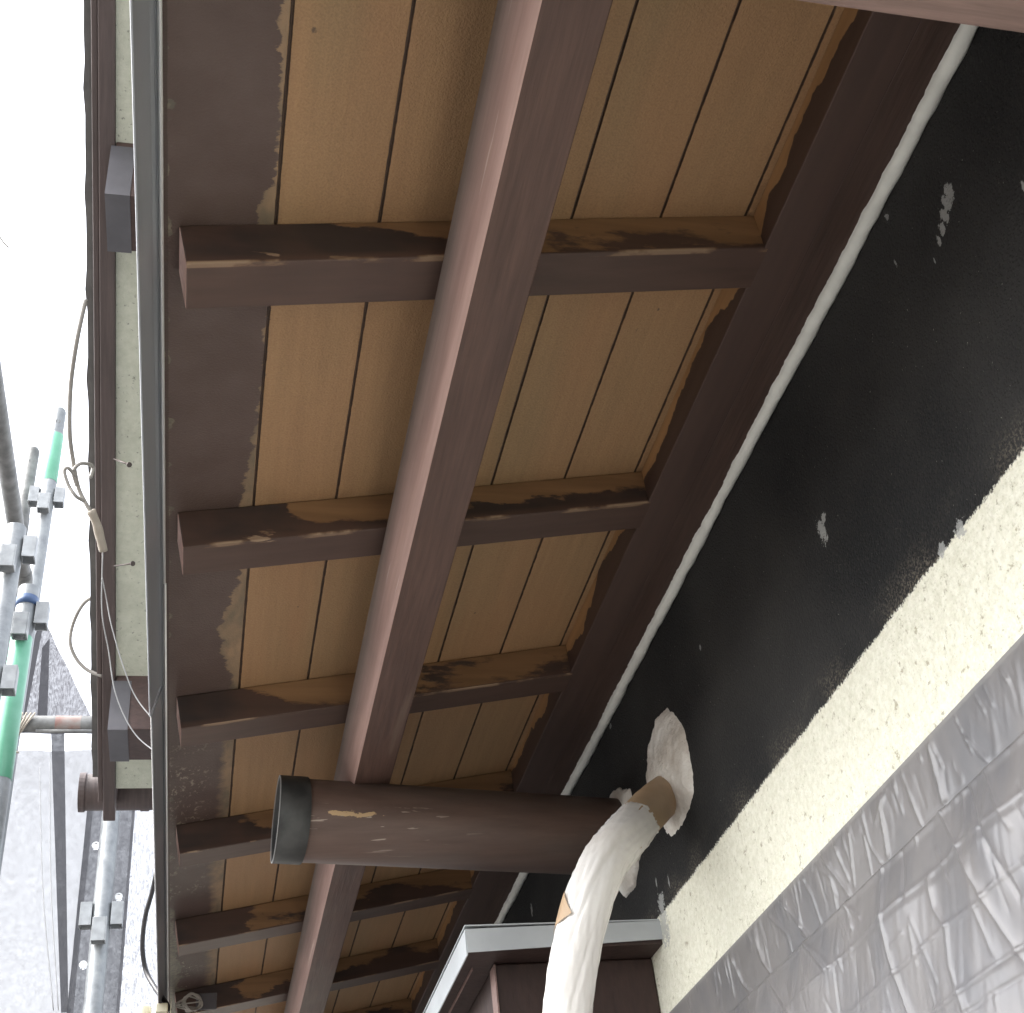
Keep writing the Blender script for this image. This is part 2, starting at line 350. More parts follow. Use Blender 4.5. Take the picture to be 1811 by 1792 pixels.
# ------------------------------------------------------------------ object helpers
def tag(o, label, cat, group=None, kind=None):
    if label: o['label'] = label
    if cat: o['category'] = cat
    if group: o['group'] = group
    if kind: o['kind'] = kind
    return o
def thing(name, label, cat, loc=(0, 0, 0), group=None):
    o = bpy.data.objects.new(name, None); C.objects.link(o); o.location = loc; o.empty_display_size = .1
    return tag(o, label, cat, group)
def obj(name, bm, mats, parent=None, smooth=False, bevel=0, loc=None):
    me = bpy.data.meshes.new(name)
    bmesh.ops.recalc_face_normals(bm, faces=bm.faces)
    bm.to_mesh(me); bm.free()
    for mm in (mats if isinstance(mats, (list, tuple)) else [mats]): me.materials.append(mm)
    o = bpy.data.objects.new(name, me); C.objects.link(o)
    if smooth:
        for f in me.polygons: f.use_smooth = True
    if parent is not None:
        o.parent = parent; o.location = -Vector(parent.location) if loc is None else loc
    elif loc is not None: o.location = loc
    if bevel:
        b = o.modifiers.new('b', 'BEVEL'); b.width = bevel; b.segments = 2; b.limit_method = 'ANGLE'; b.angle_limit = R(40)
    return o
def hexa(bm, c, mi=0):
    """c: 8 corners, bottom ring then top ring"""
    v = [bm.verts.new(p) for p in c]
    for q in ((0, 3, 2, 1), (4, 5, 6, 7), (0, 1, 5, 4), (1, 2, 6, 5), (2, 3, 7, 6), (3, 0, 4, 7)):
        f = bm.faces.new([v[i] for i in q]); f.material_index = mi
def box(bm, x0, x1, y0, y1, z0, z1, mi=0):
    hexa(bm, [(x0, y0, z0), (x1, y0, z0), (x1, y1, z0), (x0, y1, z0), (x0, y0, z1), (x1, y0, z1), (x1, y1, z1), (x0, y1, z1)], mi)
def prism(bm, prof, y0, y1, ny=1, mi=0, f=None):
    """extrude an (x, z) outline along y"""
    rings = []
    for i in range(ny + 1):
        y = y0 + (y1 - y0) * i / ny
        rings.append([bm.verts.new((px, y, pz) if f is None else f(px, y, pz)) for px, pz in prof])
    k = len(prof)
    for a, b in zip(rings, rings[1:]):
        for j in range(k):
            fa = bm.faces.new((a[j], a[(j + 1) % k], b[(j + 1) % k], b[j])); fa.material_index = mi
    bm.faces.new(rings[0]); bm.faces.new(rings[-1][::-1])
def smooth_path(pts, n=8):
    P = [Vector(p) for p in pts]; out = []
    Q = [P[0] * 2 - P[1]] + P + [P[-1] * 2 - P[-2]]
    for i in range(1, len(Q) - 2):
        for k in range(n):
            t = k / n; a, b, c, d = Q[i - 1:i + 3]
            out.append(.5 * ((2 * b) + (c - a) * t + (2 * a - 5 * b + 4 * c - d) * t * t + (3 * b - a - 3 * c + d) * t ** 3))
    out.append(P[-1]); return out
def tube(bm, path, r, seg=12, caps=True, rf=None, mi=0):
    P = [Vector(p) for p in path]; rings = []
    t0 = (P[1] - P[0]).normalized(); u = t0.orthogonal().normalized()
    for i, p in enumerate(P):
        t = (P[min(i + 1, len(P) - 1)] - P[max(i - 1, 0)]).normalized()
        u = (u - t * u.dot(t)).normalized(); v = t.cross(u)
        ring = []
        for j in range(seg):
            a = 2 * math.pi * j / seg; rr = r if rf is None else rf(i, a, p)
            ring.append(bm.verts.new(p + (u * math.cos(a) + v * math.sin(a)) * rr))
        rings.append(ring)
    for a, b in zip(rings, rings[1:]):
        for j in range(seg):
            f = bm.faces.new((a[j], a[(j + 1) % seg], b[(j + 1) % seg], b[j])); f.material_index = mi
    if caps: bm.faces.new(rings[0][::-1]); bm.faces.new(rings[-1])
    return rings
def wire(name, pts, r, m, parent=None, n=8, seg=8):
    bm = bmesh.new(); tube(bm, smooth_path(pts, n), r, seg); return obj(name, bm, m, parent, smooth=True)
def fn(x, y, z, s=1.0): return noise.noise(Vector((x * s, y * s, z * s)))

# ------------------------------------------------------------------ setting
bm = bmesh.new()
vs = [bm.verts.new(p) for p in ((-400, -400, -4.8), (400, -400, -4.8), (400, 400, -4.8), (-400, 400, -4.8))]; bm.faces.new(vs)
g = obj('ground', bm, M_GROUND); tag(g, 'pale gravel ground far below the scaffold', None, kind='structure')

# house wall
hw = thing('house_wall', 'rough rendered house wall, black upper band above a cream band', 'wall', (XW, 1, -4.8))
bm = bmesh.new()
box(bm, XW, XW + .15, -3, 9, -4.8, 1.075)
obj('rendered_wall', bm, M_WALL, hw)
# sealant bead along the top of the wall
bm = bmesh.new()
ys = [-1.5 + i * .006 for i in range(int(7.5 / .006))]
def bead_r(i, a, p):
    return .0096 + .0016 * fn(p.y * 9, 0, 3) + .0016 * fn(p.y * 40, a, 7) + (.0012 * fn(p.y * 150, a * 2, 1) if math.sin(a) < .5 else 0)
tube(bm, [Vector((.6805 + .0012 * fn(y * 2.2, 5, 1), y, 1.0635 + .0035 * fn(y * 2.8, 1, 1) - .002 * fn(y * 12, 3, 1))) for y in ys], .0125, 10, rf=bead_r)
obj('sealant_bead', bm, M_CAULK, hw, smooth=True)

# ------------------------------------------------------------------ lower eave
ev = thing('eave', 'brown and tan boarded eave with rafters running overhead to the wall', 'eave', (.3, 1.0, 1.0))
YA, YB = -1.6, 5.4
# soffit with modelled V grooves
GX = [.0439 + .1048 * i for i in range(-1, 6)]
prof = [(-.066, ZS - .066 * T)]
for gx in GX:
    if gx < -.05: continue
    for dx, dz in ((-.0018, 0), (-.0008, .0035), (.0008, .0035), (.0018, 0)): prof.append((gx + dx, ZS + (gx + dx) * T + dz))
prof.append((.69, ZS + .69 * T)); prof += [(.69, ZS + .69 * T + .012), (-.066, ZS - .066 * T + .012)]
bm = bmesh.new(); prism(bm, prof, YA, YB, 1); obj('soffit', bm, M_SOFF, ev)
# roof over the soffit
bm = bmesh.new()
prism(bm, [(-.075, ZS - .075 * T + .014), (.69, ZS + .69 * T + .014), (.69, ZS + .69 * T + .09), (-.075, ZS - .075 * T + .05)], YA, YB, 1)
obj('roof_deck', bm, M_ROOF, ev)
# rafters
bm = bmesh.new()
def rp(x, d):   # point at distance x along the slope, d below the soffit plane (square to it)
    return (x * CT + d * ST, ZS + x * ST - d * CT)
L0, L1, DH = -.0495, .5985, .0567 * CT
prism(bm, [rp(L0, .0006), rp(L0 , DH), rp(L1, DH), rp(L1, .0006)], -RW / 2, RW / 2, 1)
me0 = obj('rafter', bm, [M_RAFT, M_PINK], ev, bevel=.0016)
for f in me0.data.polygons:
    if f.normal.x < -.9: f.material_index = 1
for i, k in enumerate(range(-3, 11)):
    o = me0 if i == 0 else me0.copy()
    if i: C.objects.link(o); o.parent = ev
    o.location = Vector((0, Y0 + k * SP - RW / 2, 0)) - Vector(ev.location)
# wall plate: side board, bottom, thin cover board
bm = bmesh.new()
prism(bm, [(.5780, 1.0605), (.6300, 1.0605), (.6300, 1.14), (.5780, ZS + .5780 * T - .0004)], YA, YB, 1)
obj('wall_plate', bm, M_PSIDE, ev, bevel=.0012)
bm = bmesh.new(); box(bm, .6304, .6895, YA, YB, 1.0625, 1.13); obj('cover_board', bm, M_PLATE, ev, bevel=.0012)
# batten under the rafters
bm = bmesh.new()
a0 = Vector((.2125, 0, ZU + .2125 * T)); ex = Vector((CT, 0, ST)); ez = Vector((ST, 0, -CT))
q = [(.2275, .9130), (.2285, .9125), (.2860, .9220), (.2872, .9232), (.2730, 1.0065), (.2420, 1.0020), (.2260, .9995), (.2170, .9955), (.2115, .9890), (.2086, .9810), (.2085, .9740), (.2100, .9650), (.2125, .9560), (.2160, .9450), (.2215, .9300)]
def wob(px, y, pz): return (px + .0012 * fn(y * 1.7, 1, 1), y, pz)
prism(bm, q, YA, YB, 60, f=wob)
o = obj('eave_batten', bm, [M_BEAM, M_LITSIDE], ev)
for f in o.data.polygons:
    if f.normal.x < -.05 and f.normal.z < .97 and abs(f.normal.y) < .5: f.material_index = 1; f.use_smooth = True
# drip flashing: near length laps over the far one
def strip(y0, y1, o):
    bm = bmesh.new()
    P = [(-.0655, 1.0045), (-.0657, .996), (-.0664, .9945), (-.0672, .9975), (-.0684 - o * .3, .997), (-.0700 - o, .9900), (-.0800 - o, .9455), (-.0795 - o, .9440)]
    P2 = [(x - .0016, z + .0003) for x, z in P[::-1]]
    prism(bm, P + P2, y0, y1, 1); return obj('drip_flashing', bm, M_STRIP, ev)
strip(YA, 1.70, .0022); strip(1.7004, YB, 0)
bm = bmesh.new(); tube(bm, [(-.0642, YA, .9995), (-.0642, 1.44, .9995)], .0016, 8); tube(bm, [(-.0632, 1.4402, .9995), (-.0632, YB, .9995)], .0014, 8)
obj('flashing_lip', bm, M_LIP, ev, smooth=True)
bm = bmesh.new(); tube(bm, [(-.0828, YA, .9450), (-.0828, 1.70, .9450)], .0008, 6); tube(bm, [(-.0812, 1.7006, .9450), (-.0812, YB, .9450)], .0008, 6)
obj('flashing_hem', bm, M_LIP, ev, smooth=True)

# ------------------------------------------------------------------ cross arm at the top right
bm = bmesh.new(); box(bm, -.03, XW - .001, .335, .4205, .80, .885)
tag(obj('bracket_beam', bm, M_XWOOD, bevel=.003), 'pinkish brown timber arm crossing the top right corner from the wall', 'beam')

# ------------------------------------------------------------------ upper verge
ur = thing('verge_roof', 'old brown and cream verge of the roof above, beyond the metal flashing', 'roof', (-.2, 2.0, 1.7))
def zs(y): return 2.4958 - .397 * y
def slab(bm, x0, x1, y0, y1, d0, d1, ny=1, mi=0, jag=0):
    rings = []
    for i in range(ny + 1):
        y = y0 + (y1 - y0) * i / ny
        j = jag * ((i % 4 == 0) * .8 + .3 * random.random()) if jag else 0
        rings.append([bm.verts.new(p) for p in ((x0 - j, y, zs(y) + d0), (x1, y, zs(y) + d0), (x1, y, zs(y) + d1), (x0 - j, y, zs(y) + d1))])
    for a, b in zip(rings, rings[1:]):
        for j in range(4): bm.faces.new((a[j], a[(j + 1) % 4], b[(j + 1) % 4], b[j])).material_index = mi
    bm.faces.new(rings[0]); bm.faces.new(rings[-1][::-1])
bm = bmesh.new(); slab(bm, -.2, .69, -1, 2.815, 0, .02); obj('verge_soffit', bm, M_CREAM, ur)
bm = bmesh.new(); slab(bm, -.228, -.2005, -1, 2.895, -.012, .13, 1); obj('barge_board', bm, M_BARGE, ur, bevel=.002)
bm = bmesh.new(); slab(bm, -.2395, -.2285, -1, 2.85, -.004, .12); obj('barge_moulding', bm, M_BARGE, ur, bevel=.002)
bm = bmesh.new(); slab(bm, -.252, -.24, -1, 2.80, .015, .13, 90, jag=.0035); obj('tile_edge', bm, M_TILE, ur)
bm = bmesh.new(); slab(bm, -.2275, .69, -1, 2.80, .021, .129); obj('roof_deck', bm, M_ROOF, ur)
def purlin(ya, zb, wy):
    bm = bmesh.new()
    x0 = -.203 * zb / 1.783 if zb > 1.5 else -.183
    x0 = -.1995
    hexa(bm, [(x0, ya, zb), (.69, ya, zb), (.69, ya + wy, zb), (x0, ya + wy, zb), (x0, ya, zs(ya) + .002), (.69, ya, zs(ya) + .002), (.69, ya + wy, zs(ya + wy) + .002), (x0, ya + wy, zs(ya + wy) + .002)])
    o = obj('purlin', bm, M_DARK, ur, bevel=.002)
    bm = bmesh.new(); e = .0022
    xl = -.2065 if zb > 1.5 else -.164 - .0
    xl = -.2065
    xr = -.166
    hexa(bm, [(xl, ya - e, zb - e), (xr, ya - e, zb - e), (xr, ya + wy + e, zb - e), (xl, ya + wy + e, zb - e), (xl, ya - e, zs(ya) - .014), (xr, ya - e, zs(ya) - .014), (xr, ya + wy + e, zs(ya + wy) - .014), (xl, ya + wy + e, zs(ya + wy) - .014)])
    obj('metal_end_cap', bm, M_SLATE, ur)
purlin(.30, 2.24, .12); purlin(1.436, 1.783, .121); purlin(2.514, 1.367, .140)
# gutter of the upper roof
gt = thing('roof_gutter', 'brown round gutter pipe running behind the barge board tip', 'gutter', (-.15, 2.92, 1.42))
bm = bmesh.new(); tube(bm, [(-.2865, 2.92, 1.42), (.5, 2.92, 1.42)], .043, 28); obj('gutter_pipe', bm, M_BARGE, gt, smooth=True, bevel=.001)
bm = bmesh.new(); tube(bm, [(-.289, 2.92, 1.42), (-.275, 2.92, 1.42)], .0462, 28); obj('gutter_stop', bm, M_BARGE, gt)
bm = bmesh.new(); tube(bm, [(-.148, 2.92, 1.42), (-.128, 2.92, 1.42)], .0455, 28); obj('gutter_socket', bm, M_BARGE, gt)

# ------------------------------------------------------------------ duct through the wall
dv = Vector((.69 - .1326, 1.948 - 1.8889, .858 - .8699)).normalized()
dp = Vector((.1326, 1.8889, .8699))
du = thing('vent_duct', 'round brown duct sticking out of the wall with a grey collar', 'duct', tuple(dp))
CUT = 0.0
def ring_tube(bm, a, b, ro, ri, seg=48):
    d = (b - a).normalized(); u = d.orthogonal().normalized(); v = d.cross(u)
    def rg(p, r): return [bm.verts.new(p + (u * math.cos(2 * math.pi * j / seg) + v * math.sin(2 * math.pi * j / seg)) * r) for j in range(seg)]
    A, B, Cc, D = rg(a, ro), rg(b, ro), rg(b, ri), rg(a, ri)
    if CUT:
        rp_ = a.normalized() - d * a.normalized().dot(d)
        for v_ in (A + D if CUT > 0 else A + B + Cc + D): v_.co += d * (abs(CUT) * (v_.co - a).dot(rp_))
    for p, q_ in ((A, B), (B, Cc), (Cc, D), (D, A)):
        for j in range(seg): bm.faces.new((p[j], p[(j + 1) % seg], q_[(j + 1) % seg], q_[j]))
CUT = .075
bm = bmesh.new(); ring_tube(bm, dp - dv * .010, dp + dv * .60, .0640, .0605); o = obj('duct_body', bm, M_DUCT, du, smooth=True, bevel=.0006)
bm = bmesh.new(); ring_tube(bm, dp - dv * .023, dp + dv * .0195, .0672, .0642); obj('collar', bm, M_COLLAR, du, smooth=True, bevel=.0006)
CUT = -.075
bm = bmesh.new(); ring_tube(bm, dp - dv * .0246, dp - dv * .0234, .0672, .0648); obj('collar_rim', bm, M_FRAME, du)
CUT = 0.0
bm = bmesh.new(); tube(bm, [dp - dv * .002, dp + dv * .002], .060, 48); obj('inner_plug', bm, M_COLLAR, du)

# putty patches on the wall
def patch(name, outline, h, parent=None, seed=1, mat_=None, hole=None):
    cy = sum(p[0] for p in outline) / len(outline); cz = sum(p[1] for p in outline) / len(outline)
    O = smooth_path([(0, p[0], p[1]) for p in outline + [outline[0]]], 10)[:-1]
    bm = bmesh.new(); rings = []
    K = 16
    for k in range(K + 1):
        s = k / K
        ring = []
        for i, p in enumerate(O):
            jag = 1 + (.035 * fn(p.y * 70, p.z * 70, seed) + .03 * fn(p.y * 190, p.z * 190, seed)) * s
            yy = cy + (p.y - cy) * s * jag; zz = cz + (p.z - cz) * s * jag
            hh = h * (1 - s ** 3.0) + .0042 * fn(yy * 38, zz * 22, seed) + .0022 * fn(yy * 160, zz * 80, seed + 3) * (s < 1)
            ring.append(bm.verts.new((XW - max(hh, .0012) if k < K else XW + .002, yy, zz)))
        rings.append(ring)
    for a, b in zip(rings, rings[1:]):
        for j in range(len(O)): bm.faces.new((a[j], a[(j + 1) % len(O)], b[(j + 1) % len(O)], b[j]))
    bm.faces.new(rings[0])
    o = obj(name, bm, mat_ or M_FOAM, parent, smooth=True); return o
p1 = patch('putty_patch', [(1.645, .937), (1.602, .889), (1.595, .843), (1.600, .791), (1.625, .768), (1.674, .757), (1.729, .760), (1.762, .795), (1.779, .841), (1.789, .887), (1.751, .925), (1.698, .947)], .010, seed=2)
tag(p1, 'large white oval of putty round the wrapped pipe entry', 'putty', 'putty patches on the black wall')
# collar of putty around the duct
bm = bmesh.new(); rings = []
for k, (r, h) in enumerate(((.0625, .012), (.066, .012), (.074, .010), (.083, .007), (.089, .001), (.089, -.003))):
    rings.append([])
    for j in range(96):
        a = 2 * math.pi * j / 96; rr = r * (1 + .10 * fn(math.cos(a) * 3, math.sin(a) * 3, 5) * (k / 3)) + .003 * fn(math.cos(a) * 14, math.sin(a) * 14, k * .3) * (k > 0)
        rings[-1].append(bm.verts.new((XW - h, 1.945 + rr * math.cos(a), .853 + rr * math.sin(a))))
for a, b in zip(rings, rings[1:]):
    for j in range(96): bm.faces.new((a[j], a[(j + 1) % 96], b[(j + 1) % 96], b[j]))
tag(obj('putty_patch', bm, M_FOAM, smooth=True), 'white putty ring where the brown duct enters the wall', 'putty', 'putty patches on the black wall')

# ------------------------------------------------------------------ wrapped pipe
ac = thing('wrapped_pipe', 'air conditioner pipe wrapped in crinkled white film bending down from the wall', 'pipe', (.69, 1.72, .82))
AC = [(.70, 1.735, .835), (.6859, 1.7166, .8224), (.6385, 1.662, .7766), (.5754, 1.6019, .7108), (.5249, 1.5684, .6564), (.4905, 1.561, .5962), (.4719, 1.5857, .5394), (.459, 1.6173, .4721), (.452, 1.64, .39), (.452, 1.65, .2), (.455, 1.65, -.2), (.46, 1.65, -1.2), (.46, 1.65, -4.79)]
S1 = smooth_path(AC[:5], 14)
bm = bmesh.new(); tube(bm, S1[:48], .0275, 32, rf=lambda i, a, p: .0305 + .001 * fn(p.x * 40, a, p.z * 40)); obj('taped_section', bm, M_TAPE, ac, smooth=True)
S2 = (smooth_path(AC[2:9], 44) + smooth_path(AC[8:], 30)[1:])[26:]
cum = [0.0]
for a_, b_ in zip(S2, S2[1:]): cum.append(cum[-1] + (b_ - a_).length)
def wrap_r(i, a, p):
    s = cum[i]
    r = .0308 + .0022 * fn(s * 7, math.cos(a) * 1.5, math.sin(a) * 1.5)
    ph = a + s * 5
    r += .0026 * (abs(fn(math.cos(ph) * 3.2, math.sin(ph) * 3.2, s * 7)) ** .8 - .25)
    ph = a - s * 4
    r += .0012 * (1 - abs(3 * fn(math.cos(ph) * 6, math.sin(ph) * 6, s * 3.5)))
    r += .0004 * fn(math.cos(a) * 12, math.sin(a) * 12, s * 45)
    if i == 0: r *= .93
    if i < 3: r += .001 * math.sin(a * 5)
    return r
bm = bmesh.new(); tube(bm, S2, .03, 72, rf=wrap_r); obj('film_wrap', bm, M_WRAP, ac, smooth=True)
# exposed beige tape patch (a sliver where the film has parted)
Q = smooth_path(AC[4:7], 30)
bm = bmesh.new(); rows = []
cm = Vector((0, 0, 0))
for i in range(27, 53):
    p = Q[i]; t_ = (Q[i + 1] - Q[i - 1]).normalized(); v0 = (-p).normalized(); side = t_.cross(v0).normalized(); v0 = side.cross(t_).normalized()
    s = (i - 27) / 25; half = .52 * (1 - abs(2 * s - .9)) + .02
    row = []
    for j in range(7):
        a = math.pi * .5 * 1.0 + (j / 6 - .0) * half * 1.3 - .25
        a = 1.75 - (j / 6) * half * 2.3
        row.append(bm.verts.new(p + (v0 * math.cos(a) + side * math.sin(a)) * .0345))
    rows.append(row)
for a_, b_ in zip(rows, rows[1:]):
    for j in range(6): bm.faces.new((a_[j], a_[j + 1], b_[j + 1], b_[j]))
obj('exposed_tape', bm, M_TAPE, ac, smooth=True)

# ------------------------------------------------------------------ shutter box with metal cap
sb = thing('shutter_box', 'dark brown shutter box on the wall under a pale metal cap', 'shutter box', (.55, 1.9, .1))
bm = bmesh.new(); box(bm, .4385, XW - .0005, 1.905, 4.6, -1.2, .640); obj('box_body', bm, M_BOX, sb, bevel=.003)
bm = bmesh.new(); box(bm, .4360, .4384, 1.902, 1.935, -1.2, .638); obj('corner_trim', bm, M_XWOOD, sb)
bm = bmesh.new(); box(bm, .3865, XW - .0005, 1.8475, 4.65, .641, .656); obj('cap_underside', bm, M_BOX, sb)
bm = bmesh.new()
hexa(bm, [(.3865, 1.8435, .6375), (.69, 1.8435, .6475), (.69, 1.8455, .6475), (.3865, 1.8455, .6375), (.3842, 1.8435, .6722), (.69, 1.8435, .6760), (.69, 1.8455, .6760), (.3842, 1.8455, .6722)])
obj('cap_front', bm, M_GREYM, sb)
bm = bmesh.new()
hexa(bm, [(.3841, 1.8456, .634), (.3861, 1.8456, .634), (.3861, 4.66, .634), (.3841, 4.66, .634), (.3841, 1.8436, .6722), (.3861, 1.8456, .6722), (.3861, 4.66, .6722), (.3841, 4.66, .6722)])
obj('cap_side', bm, M_GREYM, sb)
bm = bmesh.new(); box(bm, .3841, .6895, 1.8436, 4.66, .6765, .6785); obj('cap_top', bm, M_GREYM, sb)
bm = bmesh.new(); box(bm, .4050, .4070, 1.92, 4.5, .6365, .6405); obj('trim_line', bm, M_XWOOD, sb)

# ------------------------------------------------------------------ window and masking film
wi = thing('window', 'dark glazed window half hidden behind the grey masking film', 'window', (.68, 1.2, -.2))
bm = bmesh.new(); box(bm, .687, .6895, .2, 1.75, -.9, .43); obj('glass', bm, M_GLASS, wi)
bm = bmesh.new()
for (y0_, y1_, z0_, z1_) in ((.16, 1.79, .43, .465), (.16, 1.79, -.93, -.9), (.16, .2, -.9, .43), (1.75, 1.79, -.9, .43), (.95, .99, -.9, .43)): box(bm, .684, .6895, y0_, y1_, z0_, z1_)
obj('frame', bm, M_FRAME, wi)
CR = [([(0.5, .473), (.877, .472), (.972, .475), (1.065, .473), (1.146, .473), (1.236, .470), (1.365, .468), (1.488, .468), (1.9, .469)], .0045, .0035, -1),
 ([(1.009, .536), (1.015, .473), (.993, .426), (.971, .372), (.94, .29)], .005, .008, 1), ([(.982, .531), (.964, .477), (.945, .423), (.92, .35)], .004, .007, -1), ([(.949, .509), (.928, .472), (.90, .40)], .003, .006, 1),
 ([(1.071, .539), (1.064, .474), (1.068, .459)], .003, .004, 1), ([(1.106, .537), (1.148, .516)], .002, .003, 1), ([(1.124, .534), (1.142, .473), (1.148, .42), (1.151, .367), (1.147, .322), (1.14, .25)], .005, .006, 1),
 ([(1.095, .526), (1.098, .472), (1.1, .421)], .003, .004, -1), ([(1.199, .539), (1.225, .481)], .003, .0035, 1), ([(1.165, .54), (1.17, .501), (1.158, .478)], .003, .0035, 1), ([(1.175, .518), (1.184, .474)], .0025, .003, 1),
 ([(1.279, .541), (1.236, .47), (1.229, .437)], .005, .005, 1), ([(1.299, .538), (1.269, .507), (1.276, .475)], .003, .0035, 1), ([(1.342, .54), (1.326, .511), (1.321, .476)], .003, .0035, 1), ([(1.374, .538), (1.373, .485), (1.356, .466)], .003, .004, 1),
 ([(1.41, .538), (1.373, .493), (1.352, .465), (1.297, .417)], .005, .005, 1), ([(1.454, .538), (1.412, .496), (1.41, .474)], .003, .004, 1), ([(1.504, .54), (1.495, .492), (1.478, .467), (1.407, .403)], .005, .006, 1),
 ([(1.56, .538), (1.514, .497), (1.483, .467), (1.435, .412)], .005, .005, -1), ([(1.59, .529), (1.572, .49), (1.541, .464)], .004, .004, 1),
 ([(.6, .42), (.912, .421), (.945, .423), (.994, .425), (1.036, .422), (1.097, .421), (1.144, .42), (1.226, .418), (1.325, .414), (1.8, .411)], .0028, .0028, 1),
 ([(.6, .37), (.947, .371), (.981, .366), (1.044, .37), (1.104, .365), (1.212, .362), (1.268, .36), (1.8, .36)], .0025, .0028, 1), ([(.6, .312), (.9, .314), (1.032, .312), (1.5, .31)], .0035, .004, 1), ([(.6, .294), (1.0, .294), (1.047, .292), (1.4, .29)], .0025, .003, -1),
 ([(1.055, .418), (1.055, .39), (1.042, .368), (1.052, .336), (1.046, .297), (1.05, .2)], .004, .007, 1), ([(.988, .365), (.981, .322)], .003, .005, 1), ([(.968, .467), (.974, .436), (.989, .428)], .002, .003, 1),
 ([(1.249, .45), (1.235, .416)], .002, .004, 1), ([(1.115, .389), (1.142, .386)], .002, .004, 1), ([(1.368, .463), (1.35, .417)], .002, .004, 1), ([(1.245, .47), (1.207, .44)], .004, .006, 1), ([(1.353, .463), (1.316, .441), (1.288, .417)], .005, .007, 1)]
rng = random.Random(9)
for i in range(70):      # small gathers along the taped top edge
    y_ = .62 + i * .017 + rng.uniform(-.012, .012); L = rng.uniform(.01, .065)
    CR.append(([(y_, .543), (y_ + rng.uniform(-.012, .008), .543 - L)], rng.uniform(.0014, .0034), rng.uniform(.0018, .0032), rng.choice((1, 1, -1))))
for i in range(60):      # finer drag lines in the hanging part
    y_ = rng.uniform(.75, 1.7); z_ = rng.uniform(.25, .47); L = rng.uniform(.02, .07); sl_ = rng.uniform(-.45, .25)
    CR.append(([(y_, z_), (y_ + sl_ * L, z_ - L)], rng.uniform(.0010, .0024), rng.uniform(.002, .004), rng.choice((1, -1))))
y_g = np.arange(.60, 2.00, .0021); z_g = np.r_[np.arange(.20, .5435, .0021), .5435]
Yg, Zg = np.meshgrid(y_g, z_g); H = np.zeros_like(Yg)
for pts, amp, wd, sg in CR:
    D = np.full_like(Yg, 9.); E_ = np.ones_like(Yg); n_ = len(pts) - 1
    for i in range(n_):
        a_ = np.array(pts[i]); b_ = np.array(pts[i + 1]); ab = b_ - a_; tt = ((Yg - a_[0]) * ab[0] + (Zg - a_[1]) * ab[1]) / (ab @ ab); tc = np.clip(tt, 0, 1)
        dd = np.hypot(Yg - a_[0] - tc * ab[0], Zg - a_[1] - tc * ab[1]); D = np.minimum(D, dd)
    H += sg * amp * np.exp(-D / (wd * .5)) * .6
H += .003 * np.sin(Yg * 31 + 3 * Zg) * np.sin(Zg * 23 + 1.2) * np.clip((.47 - Zg) / .05, 0, 1)
H += np.vectorize(lambda a, b: .0024 * fn(a * 9, b * 12, 2) + .0005 * fn(a * 55 + b * 20, b * 12, 5) + .0008 * abs(fn(a * 80 + b * 30, b * 14, 8)))(Yg, Zg) * np.clip((.545 - Zg) / .02, 0, 1)
H += .010 * np.clip((.472 - Zg) / .004, 0, 1) + .010 * np.clip((.46 - Zg) / .05, 0, 1) + np.clip((.47 - Zg) / .3, 0, 1) * .01
bm = bmesh.new(); vv = []
for i in range(len(z_g)): vv.append([bm.verts.new((XW - .004 - max(0, float(H[i, j]) * min(1, (.546 - z_g[i]) / .012)), float(y_g[j]), float(z_g[i]))) for j in range(len(y_g))])
for i in range(len(z_g) - 1):
    for j in range(len(y_g) - 1): bm.faces.new((vv[i][j], vv[i][j + 1], vv[i + 1][j + 1], vv[i + 1][j]))
low = [bm.verts.new((XW - .05, float(y), -1.1)) for y in y_g[::6]]
for k in range(len(low) - 1): bm.faces.new([low[k], low[k + 1]] + [vv[0][j] for j in range(min(6 * (k + 1), len(y_g) - 1), 6 * k - 1, -1)])
tag(obj('masking_film', bm, M_SHEET, smooth=True), 'wrinkled grey lilac masking film taped along the lower cream wall', 'plastic sheet')

# ------------------------------------------------------------------ scaffolding
def coupler(parent, x, y, z, r=.0243, m=None, faces='LRFB', band=None):
    for f_ in faces:
        bm = bmesh.new(); W_, D_, Hh, t_ = .036, .030, .062, .003
        # an open-ended wedge pocket: three walls and a rolled top, local frame: +x away from the post
        box(bm, r, r + D_, -W_ / 2, -W_ / 2 + t_, -Hh / 2, Hh / 2)
        box(bm, r, r + D_, W_ / 2 - t_, W_ / 2, -Hh / 2, Hh / 2)
        box(bm, r + D_ - t_, r + D_ + .0005, -W_ / 2 + t_, W_ / 2 - t_, -Hh / 2, Hh / 2)
        box(bm, r, r + .0015, -W_ / 2 + t_, W_ / 2 - t_, -Hh / 2, Hh / 2)
        ang = {'R': 0, 'B': 90, 'L': 180, 'F': 270}[f_]
        bmesh.ops.rotate(bm, verts=bm.verts, cent=(0, 0, 0), matrix=Matrix.Rotation(R(ang), 3, 'Z'))
        dz = -.055 if f_ in 'FB' else 0
        bmesh.ops.translate(bm, verts=bm.verts, vec=(x, y, z + dz))
        obj('wedge_pocket', bm, M_CLAMP, parent, bevel=.0015)
